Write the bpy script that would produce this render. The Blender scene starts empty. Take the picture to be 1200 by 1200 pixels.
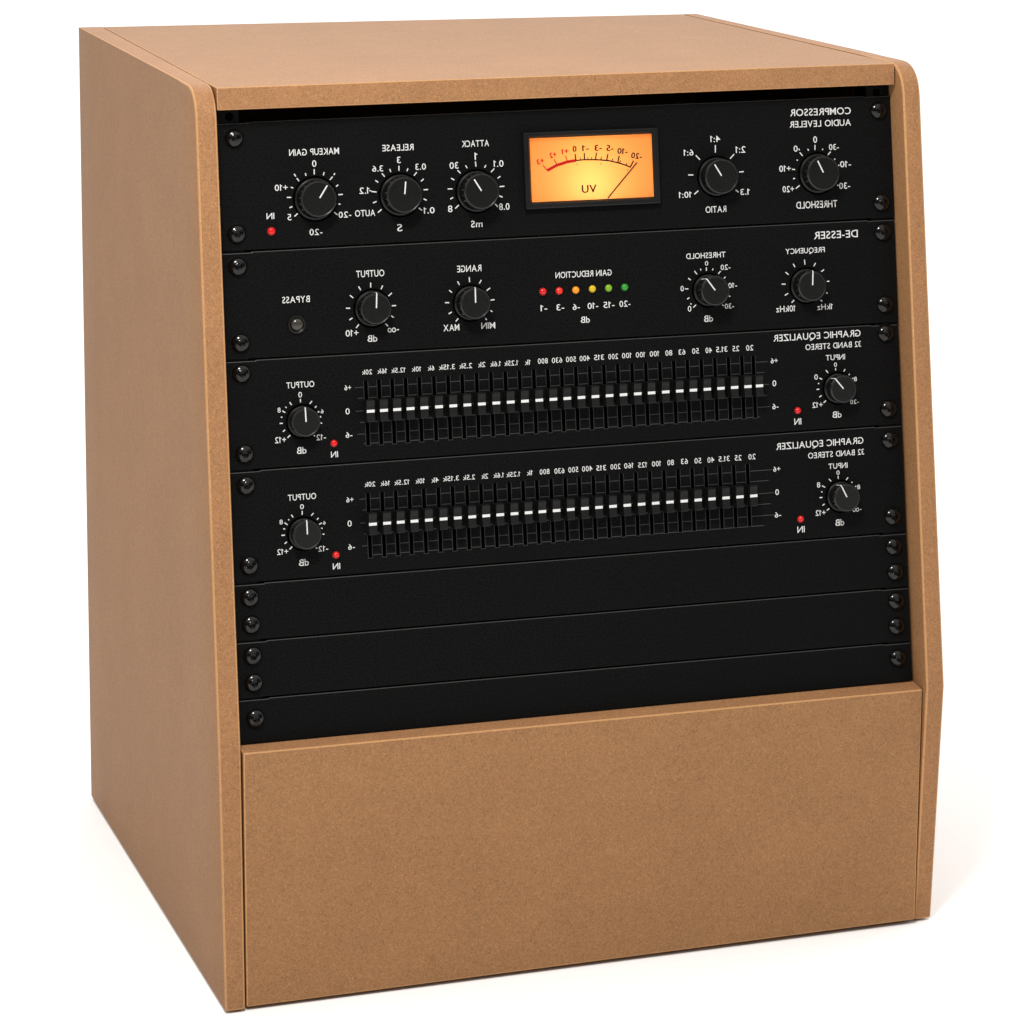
import bpy, bmesh, math, random
from mathutils import Vector, Matrix

random.seed(4)
scene = bpy.context.scene
COL = scene.collection

# ------------------------------------------------------------------ camera
cam_data = bpy.data.cameras.new('camera')
cam_data.lens = 116.3923
cam_data.sensor_width = 36.0
cam_data.sensor_fit = 'HORIZONTAL'
cam_data.shift_x = -200.0 / 1200.0
cam_data.shift_y = -400.0 / 1200.0
cam_data.clip_start = 0.05
cam_data.clip_end = 200.0
cam = bpy.data.objects.new('camera', cam_data)
COL.objects.link(cam)
cR = Vector((0.9378, -0.3472, 0.0049)).normalized()
cF = Vector((0.3449, 0.9297, -0.1295)).normalized()
cU = cR.cross(cF).normalized()
cR = cF.cross(cU).normalized()
cam.matrix_world = Matrix((
    (cR.x, cU.x, -cF.x, -0.46200),
    (cR.y, cU.y, -cF.y, -2.06840),
    (cR.z, cU.z, -cF.z, 0.83470),
    (0, 0, 0, 1)))
scene.camera = cam

# ------------------------------------------------------------------ studio light
world = bpy.data.worlds.new('World')
scene.world = world
world.use_nodes = True
wn = world.node_tree.nodes
wl = world.node_tree.links
wn.clear()
w_out = wn.new('ShaderNodeOutputWorld')
w_bg = wn.new('ShaderNodeBackground')
w_tc = wn.new('ShaderNodeTexCoord')
w_sep = wn.new('ShaderNodeSeparateXYZ')
w_map = wn.new('ShaderNodeMapRange')          # added overhead glow of the world, dim near the horizon
w_map.interpolation_type = 'SMOOTHSTEP'
w_map.inputs['From Min'].default_value = 0.30
w_map.inputs['From Max'].default_value = 0.75
w_map.inputs['To Min'].default_value = 0.10
w_map.inputs['To Max'].default_value = 1.17
w_bg.inputs['Color'].default_value = (1.0, 0.985, 0.965, 1)
wl.new(w_tc.outputs['Generated'], w_sep.inputs[0])
wl.new(w_sep.outputs['Z'], w_map.inputs['Value'])
w_back = wn.new('ShaderNodeMapRange')         # added glow behind and right: top sheen, floor shadow fill
w_back.interpolation_type = 'SMOOTHSTEP'
w_back.inputs['From Min'].default_value = 0.10
w_back.inputs['From Max'].default_value = 0.75
w_back.inputs['To Min'].default_value = 0.0
w_back.inputs['To Max'].default_value = 2.0
w_add = wn.new('ShaderNodeMath')
w_add.operation = 'ADD'
w_dot = wn.new('ShaderNodeVectorMath')
w_dot.operation = 'DOT_PRODUCT'
w_dot.inputs[1].default_value = (0.53, 0.85, 0.0)
wl.new(w_tc.outputs['Generated'], w_dot.inputs[0])
wl.new(w_dot.outputs['Value'], w_back.inputs['Value'])
wl.new(w_map.outputs['Result'], w_add.inputs[0])
wl.new(w_back.outputs['Result'], w_add.inputs[1])
wl.new(w_add.outputs[0], w_bg.inputs['Strength'])
wl.new(w_bg.outputs[0], w_out.inputs['Surface'])


def area_light(name, loc, target, size, power, color=(1, 1, 1), size_y=None):
    ld = bpy.data.lights.new(name, 'AREA')
    ld.shape = 'RECTANGLE' if size_y else 'DISK'
    ld.size = size
    if size_y:
        ld.size_y = size_y
    ld.energy = power
    ld.color = color
    o = bpy.data.objects.new(name, ld)
    COL.objects.link(o)
    o.location = loc
    d = (Vector(target) - Vector(loc)).normalized()
    o.rotation_euler = d.to_track_quat('-Z', 'Y').to_euler()
    return o


area_light('key_softbox', (-0.30, -0.86, 1.66), (0.20, 0.03, 0.38), 0.34, 25.5, (1.0, 0.97, 0.93))

scene.view_settings.view_transform = 'Standard'
scene.view_settings.look = 'None'
scene.view_settings.exposure = 0.0
scene.view_settings.gamma = 1.0
scene.view_settings.use_curve_mapping = False

# ------------------------------------------------------------------ measured front layout (millimetres)
# text: string, centre across, centre up the slope, width, height; tick: two ends; knob: name, centre, height, base radius,
# cap radius, cap centre, pointer ends, pointer carried down the side or not
TEXT = {
 'compressor': [
  ('MAKEUP GAIN', 67.66, 393.34, 33.93, 4.42), ('0', 67.39, 385.48, 2.89, 4.42), ('+10', 44.41, 370.46, 8.8, 4.16), ('5', 49.13, 350.64, 2.62, 4.16),
  ('-20', 86.95, 350.66, 8.66, 4.06), ('-20', 66.71, 340.01, 8.8, 4.17), ('IN', 36.31, 351.96, 5.23, 4.03), ('RELEASE', 125.24, 393.93, 21.62, 4.34),
  ('3', 125.47, 385.61, 2.56, 4.34), ('0.3', 140.48, 380.48, 7.33, 4.22), ('3.6', 110.61, 380.44, 7.52, 4.08), ('S', 124.2, 340.18, 3.52, 4.83),
  ('0.1', 145.22, 350.91, 7.4, 4.23), ('1.2', 100.91, 366.11, 6.86, 4.32), ('AUTO', 100.76, 351.04, 13.78, 4.32), ('ATTACK', 179.34, 394.64, 19.13, 4.37),
  ('1', 179.5, 386.06, 1.95, 4.75), ('30', 163.76, 380.37, 6.15, 4.49), ('0.1', 195.24, 380.43, 6.87, 4.51), ('8', 159.93, 351.26, 3.1, 4.48),
  ('0.8', 198.05, 351.08, 7.33, 4.51), ('mS', 178.09, 340.26, 8.13, 4.5), ('4:1', 352.91, 391.31, 7.15, 4.44), ('2:1', 371.45, 383.19, 7.19, 4.63),
  ('6:1', 332.79, 382.6, 7.05, 4.25), ('10:1', 329.11, 353.49, 9.18, 4.25), ('1.3', 373.5, 353.67, 7.01, 4.16), ('RATIO', 351.34, 342.45, 15.32, 4.44),
  ('COMPRESSOR', 432.67, 407.45, 46.25, 4.95), ('AUDIO LEVELER', 432.19, 399.23, 46.5, 4.55), ('0', 427.78, 388.04, 2.85, 4.63), ('-30', 441.84, 382.31, 7.54, 4.16),
  ('0', 412.79, 382.21, 3.01, 4.3), ('-10', 450.19, 369.96, 8.26, 4.4), ('-30', 448.85, 354.77, 8.25, 4.4), ('+10', 404.18, 368.6, 8.74, 4.37),
  ('+20', 406.06, 354.17, 8.58, 4.38), ('THRESHOLD', 427.12, 342.49, 31.08, 4.95),
 ],
 'de_esser': [
  ('BYPASS', 51.31, 295.92, 18.63, 4.37), ('OUTPUT', 102.66, 310.52, 19.32, 4.56), ('+10', 88.53, 271.5, 8.8, 4.4), ('dB', 102.35, 267.13, 6.65, 4.41),
  ('-oo', 116.97, 271.93, 7.7, 3.2), ('RANGE', 171.55, 310.4, 17.08, 4.49), ('MAX', 157.42, 271.18, 11.12, 4.36), ('MIN', 183.38, 271.14, 9.78, 4.25),
  ('GAIN REDUCTION', 252.81, 302.62, 40.5, 4.22), ('-1', 223.36, 280.84, 4.76, 4.2), ('-3', 235.09, 280.68, 5.56, 4.21), ('-6', 246.53, 280.39, 5.15, 4.22),
  ('-10', 258.57, 280.49, 7.68, 4.22), ('-15', 270.22, 280.53, 7.93, 4.23), ('-20', 281.8, 280.59, 7.96, 4.24), ('dB', 252.68, 271.26, 6.45, 4.22),
  ('THRESHOLD', 342.52, 310.82, 29.11, 3.9), ('0', 342.81, 305.27, 2.37, 3.14), ('-20', 356.79, 301.95, 7.27, 3.69), ('-10', 361.53, 289.08, 6.52, 3.7),
  ('-30', 358.48, 274.81, 6.86, 3.59), ('0', 324.1, 288.76, 2.42, 3.68), ('0', 328.96, 274.52, 2.59, 3.89), ('dB', 342.65, 266.98, 6.66, 4.34),
  ('DE-ESSER', 440.76, 320.72, 33.43, 5.27), ('FREQUENCY', 416.96, 310.21, 29.72, 4.49), ('10kHz', 400.62, 270.62, 14.56, 4.39), ('1kHz', 430.35, 270.44, 11.66, 4.07),
 ],
 'graphic_equalizer_a': [
  ('OUTPUT', 51.92, 239.3, 18.95, 4.07), ('0', 51.5, 232.64, 2.48, 3.73), ('8', 36.88, 223.39, 2.07, 3.27), ('6', 65.93, 220.69, 1.91, 2.72),
  ('+12', 37.04, 203.63, 7.47, 4.06), ('-12', 64.58, 203.57, 6.44, 3.85), ('dB', 50.99, 195.7, 6.47, 4.41), ('IN', 73.19, 191.48, 4.77, 3.97),
  ('+6', 84.12, 235.29, 4.67, 3.52), ('0', 83.32, 219.5, 2.86, 4.09), ('-6', 83.63, 203.8, 4.55, 3.86), ('GRAPHIC EQUALIZER', 423.52, 250.01, 66.27, 5.6),
  ('32 BAND STEREO', 435.5, 242.76, 42.32, 4.08), ('INPUT', 436.76, 234.43, 14.63, 3.82), ('0', 436.59, 229.24, 2.21, 3.06), ('0', 421.49, 221.49, 2.66, 3.73),
  ('8', 451.43, 218.19, 2.13, 3.24), ('+12', 421.82, 201.92, 7.88, 3.9), ('-20', 449.97, 202.23, 6.47, 3.06), ('dB', 436.27, 194.17, 6.9, 4.42),
  ('IN', 406.38, 191.22, 5.2, 4.4), ('+6', 390.37, 234.84, 5.26, 3.54), ('0', 389.85, 219.05, 2.81, 4.22), ('-6', 389.94, 202.89, 4.72, 3.88),
  ('20k', 97.71, 244.88, 7.03, 3.3), ('16k', 108.15, 244.93, 6.76, 3.31), ('12.5k', 119.31, 244.82, 9.85, 3.31), ('10k', 131.9, 244.79, 6.63, 3.32),
  ('6k', 142.01, 244.86, 4.63, 3.33), ('3.15k', 153.11, 244.86, 11.34, 3.49), ('2.5k', 166.28, 244.86, 9.08, 3.49), ('2k', 177.61, 245.05, 5.12, 3.5),
  ('1.6k', 187.42, 244.93, 7.59, 3.5), ('1.25k', 198.5, 244.8, 9.87, 3.51), ('1k', 210.25, 244.63, 4.11, 3.52), ('800', 221.1, 244.84, 7.1, 3.66),
  ('630', 231.22, 244.77, 7.41, 3.66), ('500', 241.24, 244.79, 7.15, 3.67), ('400', 251.18, 244.87, 7.38, 3.67), ('315', 261.51, 244.93, 7.19, 3.68),
  ('200', 271.75, 244.87, 7.07, 3.69), ('100', 281.64, 244.96, 6.87, 3.69), ('100', 291.66, 244.91, 6.75, 3.7), ('100', 301.89, 244.97, 6.9, 3.76),
  ('80', 312.41, 244.89, 5.09, 3.77), ('63', 322.09, 244.95, 5.02, 3.77), ('50', 332.09, 245.07, 5.04, 3.78), ('40', 341.95, 244.96, 4.88, 3.78),
  ('31.5', 351.55, 245.1, 8.36, 3.79), ('25', 362.06, 244.96, 5.0, 3.8), ('20', 372.43, 244.9, 5.35, 3.8),
 ],
 'graphic_equalizer_b': [
  ('OUTPUT', 50.0, 164.86, 19.17, 4.07), ('0', 49.65, 158.37, 2.6, 3.28), ('8', 35.2, 149.27, 2.18, 3.16), ('6', 64.28, 146.57, 1.74, 2.38),
  ('+12', 35.45, 129.61, 7.53, 3.84), ('-12', 62.97, 129.51, 6.67, 3.74), ('dB', 49.42, 121.34, 6.58, 4.41), ('IN', 71.48, 117.04, 4.94, 4.09),
  ('+6', 82.46, 160.57, 4.96, 3.52), ('0', 81.6, 144.72, 2.8, 4.09), ('-6', 82.21, 129.11, 4.61, 3.75), ('GRAPHIC EQUALIZER', 422.49, 174.28, 66.36, 5.6),
  ('32 BAND STEREO', 434.47, 166.63, 42.59, 4.08), ('INPUT', 435.53, 158.04, 14.54, 3.82), ('0', 435.33, 153.28, 2.39, 3.06), ('8', 420.23, 145.7, 2.47, 3.73),
  ('8', 450.68, 142.01, 2.22, 3.24), ('+12', 420.93, 126.08, 7.7, 3.9), ('-oo', 448.71, 126.1, 6.65, 2.89), ('dB', 435.2, 118.18, 6.72, 4.42),
  ('IN', 405.62, 115.54, 5.47, 4.4), ('+6', 389.15, 159.14, 5.35, 3.54), ('0', 388.7, 142.93, 2.72, 4.05), ('-6', 388.63, 127.1, 4.81, 3.8),
  ('20k', 96.58, 169.86, 7.38, 3.32), ('16k', 107.11, 169.76, 6.52, 3.33), ('12.5k', 118.61, 169.59, 10.53, 3.33), ('10k', 131.31, 169.53, 6.5, 3.34),
  ('4k', 141.72, 169.44, 5.13, 3.35), ('3.15k', 152.8, 169.65, 11.27, 3.35), ('2.5k', 165.52, 169.53, 8.45, 3.36), ('2k', 176.64, 169.47, 4.77, 3.36),
  ('1.6k', 186.49, 169.43, 7.59, 3.37), ('1.25k', 196.83, 169.3, 9.94, 3.37), ('1k', 208.57, 169.47, 4.25, 3.38), ('800', 219.2, 169.45, 7.03, 3.52),
  ('630', 229.78, 169.26, 7.19, 3.66), ('500', 239.77, 169.36, 7.14, 3.67), ('400', 249.85, 169.32, 7.53, 3.67), ('315', 259.92, 169.15, 7.12, 3.68),
  ('200', 270.22, 169.24, 7.21, 3.69), ('160', 280.0, 169.29, 6.8, 3.69), ('125', 290.02, 169.06, 6.53, 3.7), ('100', 300.19, 169.16, 6.62, 3.7),
  ('80', 310.58, 169.23, 4.76, 3.77), ('63', 320.77, 169.3, 5.02, 3.77), ('50', 330.68, 169.07, 5.04, 3.78), ('40', 340.33, 168.94, 5.13, 3.78),
  ('31.5', 350.14, 169.04, 8.19, 3.79), ('25', 360.61, 168.94, 5.08, 3.8), ('20', 370.95, 169.0, 5.35, 3.8),
 ],
}
TICK = {
 'compressor': [
  (67.18, 381.8, 67.16, 378.24), (53.5, 379.16, 54.56, 377.4), (55.14, 376.27, 56.62, 374.25), (61.11, 379.41, 61.53, 377.61), (73.89, 379.5, 73.3, 377.43),
  (81.17, 378.53, 80.49, 377.32), (79.56, 376.25, 77.58, 374.18), (83.12, 370.68, 81.69, 369.63), (82.98, 364.09, 86.02, 364.21), (82.92, 358.05, 84.1, 357.57),
  (79.66, 352.65, 81.79, 350.7), (54.8, 352.84, 52.53, 350.98), (51.36, 357.6, 49.45, 356.88), (47.92, 363.82, 50.86, 363.69), (50.83, 370.5, 52.49, 369.82),
  (125.44, 381.7, 125.3, 378.3), (118.96, 379.79, 119.7, 377.72), (131.64, 379.72, 130.8, 377.89), (137.57, 376.87, 135.55, 374.65), (142.2, 372.14, 140.27, 370.72),
  (141.9, 364.87, 144.99, 364.93), (141.64, 358.79, 143.73, 357.76), (138.05, 352.78, 140.23, 351.07), (112.22, 353.0, 109.65, 351.01), (108.94, 358.47, 106.54, 357.58),
  (105.72, 365.29, 109.26, 364.77), (108.76, 372.65, 110.68, 371.15), (113.47, 377.04, 115.3, 374.8), (104.72, 365.89, 105.23, 365.81), (178.96, 382.46, 179.21, 379.01),
  (171.9, 380.11, 172.99, 378.19), (186.22, 379.79, 185.17, 377.95), (192.0, 377.12, 189.61, 374.83), (196.16, 371.74, 194.07, 370.45), (198.69, 364.92, 195.21, 364.75),
  (194.82, 358.5, 197.08, 357.59), (191.65, 353.12, 193.53, 351.15), (166.12, 353.61, 163.43, 351.36), (162.25, 358.9, 160.2, 357.74), (158.74, 364.79, 162.04, 364.65),
  (161.37, 371.92, 163.58, 370.58), (166.12, 377.03, 168.11, 374.95), (352.76, 386.99, 352.54, 381.78), (366.45, 380.23, 363.33, 377.09), (337.99, 380.45, 340.96, 377.25),
  (331.88, 367.09, 335.54, 366.94), (369.75, 367.56, 373.07, 367.78), (366.55, 355.27, 368.71, 353.57), (338.8, 355.91, 335.73, 353.56), (427.5, 384.29, 427.34, 380.7),
  (415.73, 379.47, 417.78, 376.99), (421.86, 381.71, 422.58, 380.4), (433.35, 381.43, 432.96, 380.48), (439.23, 379.12, 436.97, 376.89), (441.96, 373.97, 442.29, 373.47),
  (413.45, 374.37, 413.77, 373.88), (409.97, 361.19, 411.44, 361.52), (409.39, 367.91, 411.7, 367.66), (414.67, 356.36, 411.83, 354.33), (444.64, 369.38, 445.5, 369.1),
  (443.27, 355.4, 444.04, 355.13), (415.15, 382.12, 415.53, 380.99),
 ],
 'de_esser': [
  (102.68, 304.43, 102.55, 301.16), (110.91, 302.1, 109.63, 299.65), (116.98, 296.74, 114.54, 294.81), (116.62, 288.13, 119.54, 288.2), (115.95, 281.45, 117.48, 280.3),
  (111.73, 276.5, 113.46, 274.65), (93.4, 276.93, 91.51, 274.75), (89.22, 281.57, 87.06, 280.32), (85.05, 288.26, 87.93, 288.1), (88.13, 296.75, 90.24, 294.89),
  (94.22, 302.36, 95.68, 299.77), (171.34, 304.6, 171.46, 301.21), (179.78, 302.16, 178.18, 299.93), (185.75, 296.52, 183.19, 294.78), (185.73, 288.25, 188.48, 288.41),
  (185.24, 281.32, 186.64, 280.3), (181.44, 276.26, 182.5, 274.95), (162.4, 277.14, 160.7, 275.17), (158.12, 281.75, 155.93, 280.5), (153.66, 288.23, 156.57, 288.07),
  (156.92, 296.48, 158.79, 294.82), (162.99, 302.09, 164.32, 299.71), (342.54, 302.46, 342.45, 300.13), (338.0, 301.82, 338.58, 300.59), (347.55, 301.5, 346.92, 300.17),
  (353.05, 299.42, 351.17, 297.62), (356.48, 295.17, 355.28, 294.3), (358.65, 281.71, 359.11, 281.42), (353.34, 275.8, 354.08, 275.43), (333.83, 276.97, 331.74, 275.35),
  (330.05, 277.93, 330.22, 277.71), (329.13, 282.21, 327.48, 281.27), (326.22, 288.43, 328.64, 288.31), (328.83, 295.67, 330.62, 294.33), (333.65, 300.41, 335.41, 298.15),
  (416.2, 304.14, 416.34, 300.74), (424.44, 301.52, 423.06, 299.3), (430.67, 296.53, 428.49, 295.11), (432.52, 288.1, 434.46, 288.17), (431.82, 280.14, 432.63, 279.76),
  (427.2, 275.29, 428.36, 274.38), (407.17, 276.37, 405.26, 274.61), (402.8, 281.26, 400.38, 279.95), (398.25, 287.94, 401.16, 287.79), (401.42, 296.16, 403.72, 294.34),
  (407.5, 301.78, 408.77, 299.34),
 ],
 'graphic_equalizer_a': [
  (51.53, 229.86, 51.56, 227.59), (44.18, 228.18, 45.37, 226.23), (41.28, 225.2, 41.84, 224.65), (39.04, 222.74, 40.95, 221.43), (38.01, 218.73, 38.75, 218.4),
  (36.92, 214.51, 38.93, 214.48), (40.36, 210.03, 38.88, 209.0), (43.68, 206.29, 41.76, 204.67), (59.34, 227.94, 57.7, 226.17), (62.27, 224.34, 61.18, 223.39),
  (64.09, 220.64, 62.92, 220.32), (64.54, 217.38, 64.87, 216.84), (64.83, 213.1, 65.39, 212.6), (59.84, 204.91, 60.29, 204.65), (436.58, 226.78, 436.52, 225.25),
  (429.08, 225.87, 430.74, 223.9), (443.83, 225.65, 442.74, 224.01), (447.0, 221.96, 446.52, 221.39), (449.19, 218.84, 449.73, 218.63), (423.98, 220.66, 426.05, 219.51),
  (422.91, 216.98, 423.54, 216.6), (421.54, 212.73, 423.56, 212.78), (425.12, 208.26, 423.32, 207.18), (428.36, 204.48, 426.46, 203.07),
 ],
 'graphic_equalizer_b': [
  (49.68, 155.53, 49.57, 152.98), (42.25, 153.54, 43.44, 151.75), (40.05, 150.65, 40.66, 150.1), (37.43, 148.7, 39.38, 147.14), (36.4, 144.76, 37.65, 144.44),
  (35.01, 140.4, 37.37, 140.44), (38.45, 135.88, 36.96, 134.7), (41.89, 132.44, 40.09, 130.77), (57.31, 153.53, 55.62, 151.96), (60.59, 150.04, 59.39, 149.05),
  (62.66, 146.59, 60.88, 145.76), (62.22, 143.21, 62.91, 142.87), (62.93, 139.06, 64.09, 138.97), (58.03, 130.24, 58.71, 129.9), (435.24, 150.99, 435.42, 148.84),
  (428.16, 149.37, 429.84, 147.55), (442.84, 149.33, 441.28, 147.57), (446.03, 145.94, 445.35, 145.31), (448.12, 142.8, 448.84, 142.4), (422.82, 144.99, 425.06, 143.55),
  (422.01, 140.89, 422.91, 140.4), (420.63, 136.65, 422.75, 136.75), (424.21, 132.05, 422.7, 131.05), (427.66, 128.55, 425.67, 127.26),
 ],
}
KNOB = {
 'compressor': [
  ('makeup gain', 67.14, 362.62, 10.7, 14.02, 11.74, 67.07, 361.07, 67.93, 362.26, 72.95, 369.88, 0),
  ('release', 125.61, 362.77, 11.2, 13.84, 11.78, 125.55, 361.38, 126.58, 361.64, 126.62, 370.29, 0),
  ('attack', 179.0, 362.93, 12.4, 13.88, 11.79, 178.94, 361.71, 179.36, 362.44, 173.9, 370.01, 0),
  ('ratio', 352.89, 365.81, 10.6, 13.34, 11.81, 352.83, 363.96, 353.19, 365.01, 347.69, 372.49, 0),
  ('compressor threshold', 428.93, 364.96, 10.8, 13.78, 11.77, 428.87, 363.57, 429.51, 364.34, 424.68, 372.5, 0),
 ],
 'de_esser': [
  ('deesser output', 103.25, 287.8, 10.3, 11.94, 10.13, 103.17, 285.73, 103.51, 286.62, 103.81, 295.71, 1),
  ('range', 171.68, 287.69, 11.8, 11.58, 10.19, 171.61, 286.1, 171.97, 287.01, 171.73, 295.12, 1),
  ('deesser threshold', 343.36, 287.31, 14.5, 10.92, 10.01, 343.32, 285.86, 343.24, 286.78, 337.59, 293.71, 1),
  ('frequency', 416.93, 286.62, 11.5, 11.79, 10.19, 416.92, 285.77, 417.42, 286.75, 417.61, 295.78, 1),
 ],
 'graphic_equalizer_a': [
  ('eq1 output', 52.62, 215.44, 9.3, 10.4, 9.25, 52.58, 214.65, 52.66, 215.33, 52.39, 222.69, 1),
  ('eq1 input', 437.76, 213.24, 10.9, 10.44, 9.37, 437.73, 212.43, 437.94, 213.18, 432.23, 219.3, 1),
 ],
 'graphic_equalizer_b': [
  ('eq2 output', 50.23, 141.02, 10.2, 10.28, 9.27, 50.2, 140.17, 50.53, 141.16, 50.1, 148.82, 1),
  ('eq2 input', 436.78, 137.07, 11.9, 10.44, 9.37, 436.76, 136.34, 436.81, 137.44, 433.05, 144.08, 1),
 ],
}

# ------------------------------------------------------------------ materials
def new_mat(name):
    m = bpy.data.materials.new(name)
    m.use_nodes = True
    nt = m.node_tree
    b = nt.nodes['Principled BSDF']
    return m, nt, b


def simple(name, color, rough=0.5, spec=0.5, metal=0.0, emit=None, estr=0.0, coat=0.0):
    m, nt, b = new_mat(name)
    b.inputs['Base Color'].default_value = (*color, 1)
    b.inputs['Roughness'].default_value = rough
    b.inputs['Specular IOR Level'].default_value = spec
    b.inputs['Metallic'].default_value = metal
    b.inputs['Coat Weight'].default_value = coat
    if emit:
        b.inputs['Emission Color'].default_value = (*emit, 1)
        b.inputs['Emission Strength'].default_value = estr
    return m


def mdf_mat(name, base, contrast=1.0, bump=0.4, scale=1.0, rough=0.62, spec=0.15):
    """Sanded fibreboard: fine squiggly fibres, tiny dark and pale specks, faint cloudy mottling."""
    m, nt, b = new_mat(name)
    N, L = nt.nodes, nt.links
    tc = N.new('ShaderNodeTexCoord')
    fib = N.new('ShaderNodeTexNoise')
    fib.inputs['Scale'].default_value = 760 * scale
    fib.inputs['Detail'].default_value = 3.0
    fib.inputs['Roughness'].default_value = 0.62
    fib.inputs['Distortion'].default_value = 1.6
    mot = N.new('ShaderNodeTexNoise')
    mot.inputs['Scale'].default_value = 17
    mot.inputs['Detail'].default_value = 4.0
    mot.inputs['Roughness'].default_value = 0.6
    mid = N.new('ShaderNodeTexNoise')
    mid.inputs['Scale'].default_value = 120
    mid.inputs['Detail'].default_value = 3.0
    spk = N.new('ShaderNodeTexNoise')
    spk.inputs['Scale'].default_value = 330 * scale
    spk.inputs['Detail'].default_value = 1.0
    lin = N.new('ShaderNodeTexNoise')      # pale hair-like fibres: the zero line of a warped noise
    lin.inputs['Scale'].default_value = 400 * scale
    lin.inputs['Detail'].default_value = 1.5
    lin.inputs['Distortion'].default_value = 2.4
    for t in (fib, mot, mid, spk, lin):
        L.new(tc.outputs['Object'], t.inputs['Vector'])

    def ramp(src, stops):
        r = N.new('ShaderNodeValToRGB')
        els = r.color_ramp.elements
        els[0].position, els[0].color = stops[0][0], (*[stops[0][1]] * 3, 1)
        els[1].position, els[1].color = stops[-1][0], (*[stops[-1][1]] * 3, 1)
        for p, v in stops[1:-1]:
            e = els.new(p)
            e.color = (v, v, v, 1)
        L.new(src.outputs['Fac'], r.inputs['Fac'])
        return r
    c = contrast
    r1 = ramp(fib, [(0.30, 1 - .32 * c), (0.5, 1.0), (0.70, 1 + .32 * c)])
    r2 = ramp(mot, [(0.30, 1 - .045 * c), (0.70, 1 + .045 * c)])
    r3 = ramp(mid, [(0.30, 1 - .025 * c), (0.70, 1 + .025 * c)])
    r5 = ramp(lin, [(0.455, 1.0), (0.488, 1 + .30 * c), (0.512, 1 + .30 * c), (0.545, 1.0)])
    r4 = ramp(spk, [(0.22, 0.78), (0.30, 1.0), (0.72, 1.0), (0.80, 1.22)])

    def mul(a, bb):
        x = N.new('ShaderNodeVectorMath')
        x.operation = 'MULTIPLY'
        L.new(a, x.inputs[0])
        if isinstance(bb, tuple):
            x.inputs[1].default_value = bb
        else:
            L.new(bb, x.inputs[1])
        return x.outputs[0]
    v = mul(r1.outputs['Color'], r2.outputs['Color'])
    v = mul(v, r3.outputs['Color'])
    v = mul(v, r4.outputs['Color'])
    v = mul(v, r5.outputs['Color'])
    v = mul(v, base)
    L.new(v, b.inputs['Base Color'])
    b.inputs['Roughness'].default_value = rough
    b.inputs['Specular IOR Level'].default_value = spec
    bp = N.new('ShaderNodeBump')
    bp.inputs['Strength'].default_value = bump
    bp.inputs['Distance'].default_value = 0.0004
    L.new(fib.outputs['Fac'], bp.inputs['Height'])
    L.new(bp.outputs['Normal'], b.inputs['Normal'])
    return m


def black_mat(name, base, rough, spec, grain=900, amount=0.5, bump=0.15, streak=None):
    m, nt, b = new_mat(name)
    N, L = nt.nodes, nt.links
    tc = N.new('ShaderNodeTexCoord')
    n1 = N.new('ShaderNodeTexNoise')
    n1.inputs['Scale'].default_value = grain
    n1.inputs['Detail'].default_value = 2.0
    if streak:
        mp = N.new('ShaderNodeMapping')
        mp.inputs['Scale'].default_value = streak
        L.new(tc.outputs['Object'], mp.inputs['Vector'])
        L.new(mp.outputs['Vector'], n1.inputs['Vector'])
    else:
        L.new(tc.outputs['Object'], n1.inputs['Vector'])
    n2 = N.new('ShaderNodeTexNoise')
    n2.inputs['Scale'].default_value = 22
    n2.inputs['Detail'].default_value = 3.0
    L.new(tc.outputs['Object'], n2.inputs['Vector'])
    mr = N.new('ShaderNodeMapRange')
    mr.inputs['From Min'].default_value = 0.25
    mr.inputs['From Max'].default_value = 0.75
    mr.inputs['To Min'].default_value = 1 - amount
    mr.inputs['To Max'].default_value = 1 + amount
    L.new(n1.outputs['Fac'], mr.inputs['Value'])
    mr2 = N.new('ShaderNodeMapRange')
    mr2.inputs['From Min'].default_value = 0.3
    mr2.inputs['From Max'].default_value = 0.7
    mr2.inputs['To Min'].default_value = rough - 0.06
    mr2.inputs['To Max'].default_value = rough + 0.06
    L.new(n2.outputs['Fac'], mr2.inputs['Value'])
    x = N.new('ShaderNodeVectorMath')
    x.operation = 'SCALE'
    x.inputs[0].default_value = base
    L.new(mr.outputs['Result'], x.inputs['Scale'])
    L.new(x.outputs[0], b.inputs['Base Color'])
    L.new(mr2.outputs['Result'], b.inputs['Roughness'])
    b.inputs['Specular IOR Level'].default_value = spec
    bp = N.new('ShaderNodeBump')
    bp.inputs['Strength'].default_value = bump
    bp.inputs['Distance'].default_value = 0.0002
    L.new(n1.outputs['Fac'], bp.inputs['Height'])
    L.new(bp.outputs['Normal'], b.inputs['Normal'])
    return m


M_MDF = mdf_mat('fibreboard face', (0.259, 0.131, 0.057))
M_CUT = mdf_mat('fibreboard cut edge', (0.272, 0.135, 0.060), contrast=1.15, scale=1.2)
M_ARRIS = mdf_mat('fibreboard rubbed arris and painted highlight', (0.42, 0.22, 0.095), contrast=0.5, bump=0.1)  # rubbed arris, paled further to paint in the edge highlight
M_PLATE = black_mat('black powder coat', (0.0042, 0.0042, 0.0043), 0.52, 0.04, grain=820, amount=0.6)
M_PLATE_EDGE = simple('painted plate edge highlight', (0.032, 0.032, 0.032), 0.4, 0.35)  # grey paints the light caught along the plates' top edges
M_RAIL = black_mat('black rail steel', (0.003, 0.003, 0.003), 0.5, 0.08)
M_KNOB = black_mat('black knob plastic', (0.0050, 0.0050, 0.0049), 0.28, 0.30, grain=1500, amount=0.3, bump=0.05)
M_KNOB_RIM = simple('turned knob edge', (0.012, 0.012, 0.0115), 0.26, 0.45)
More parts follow.
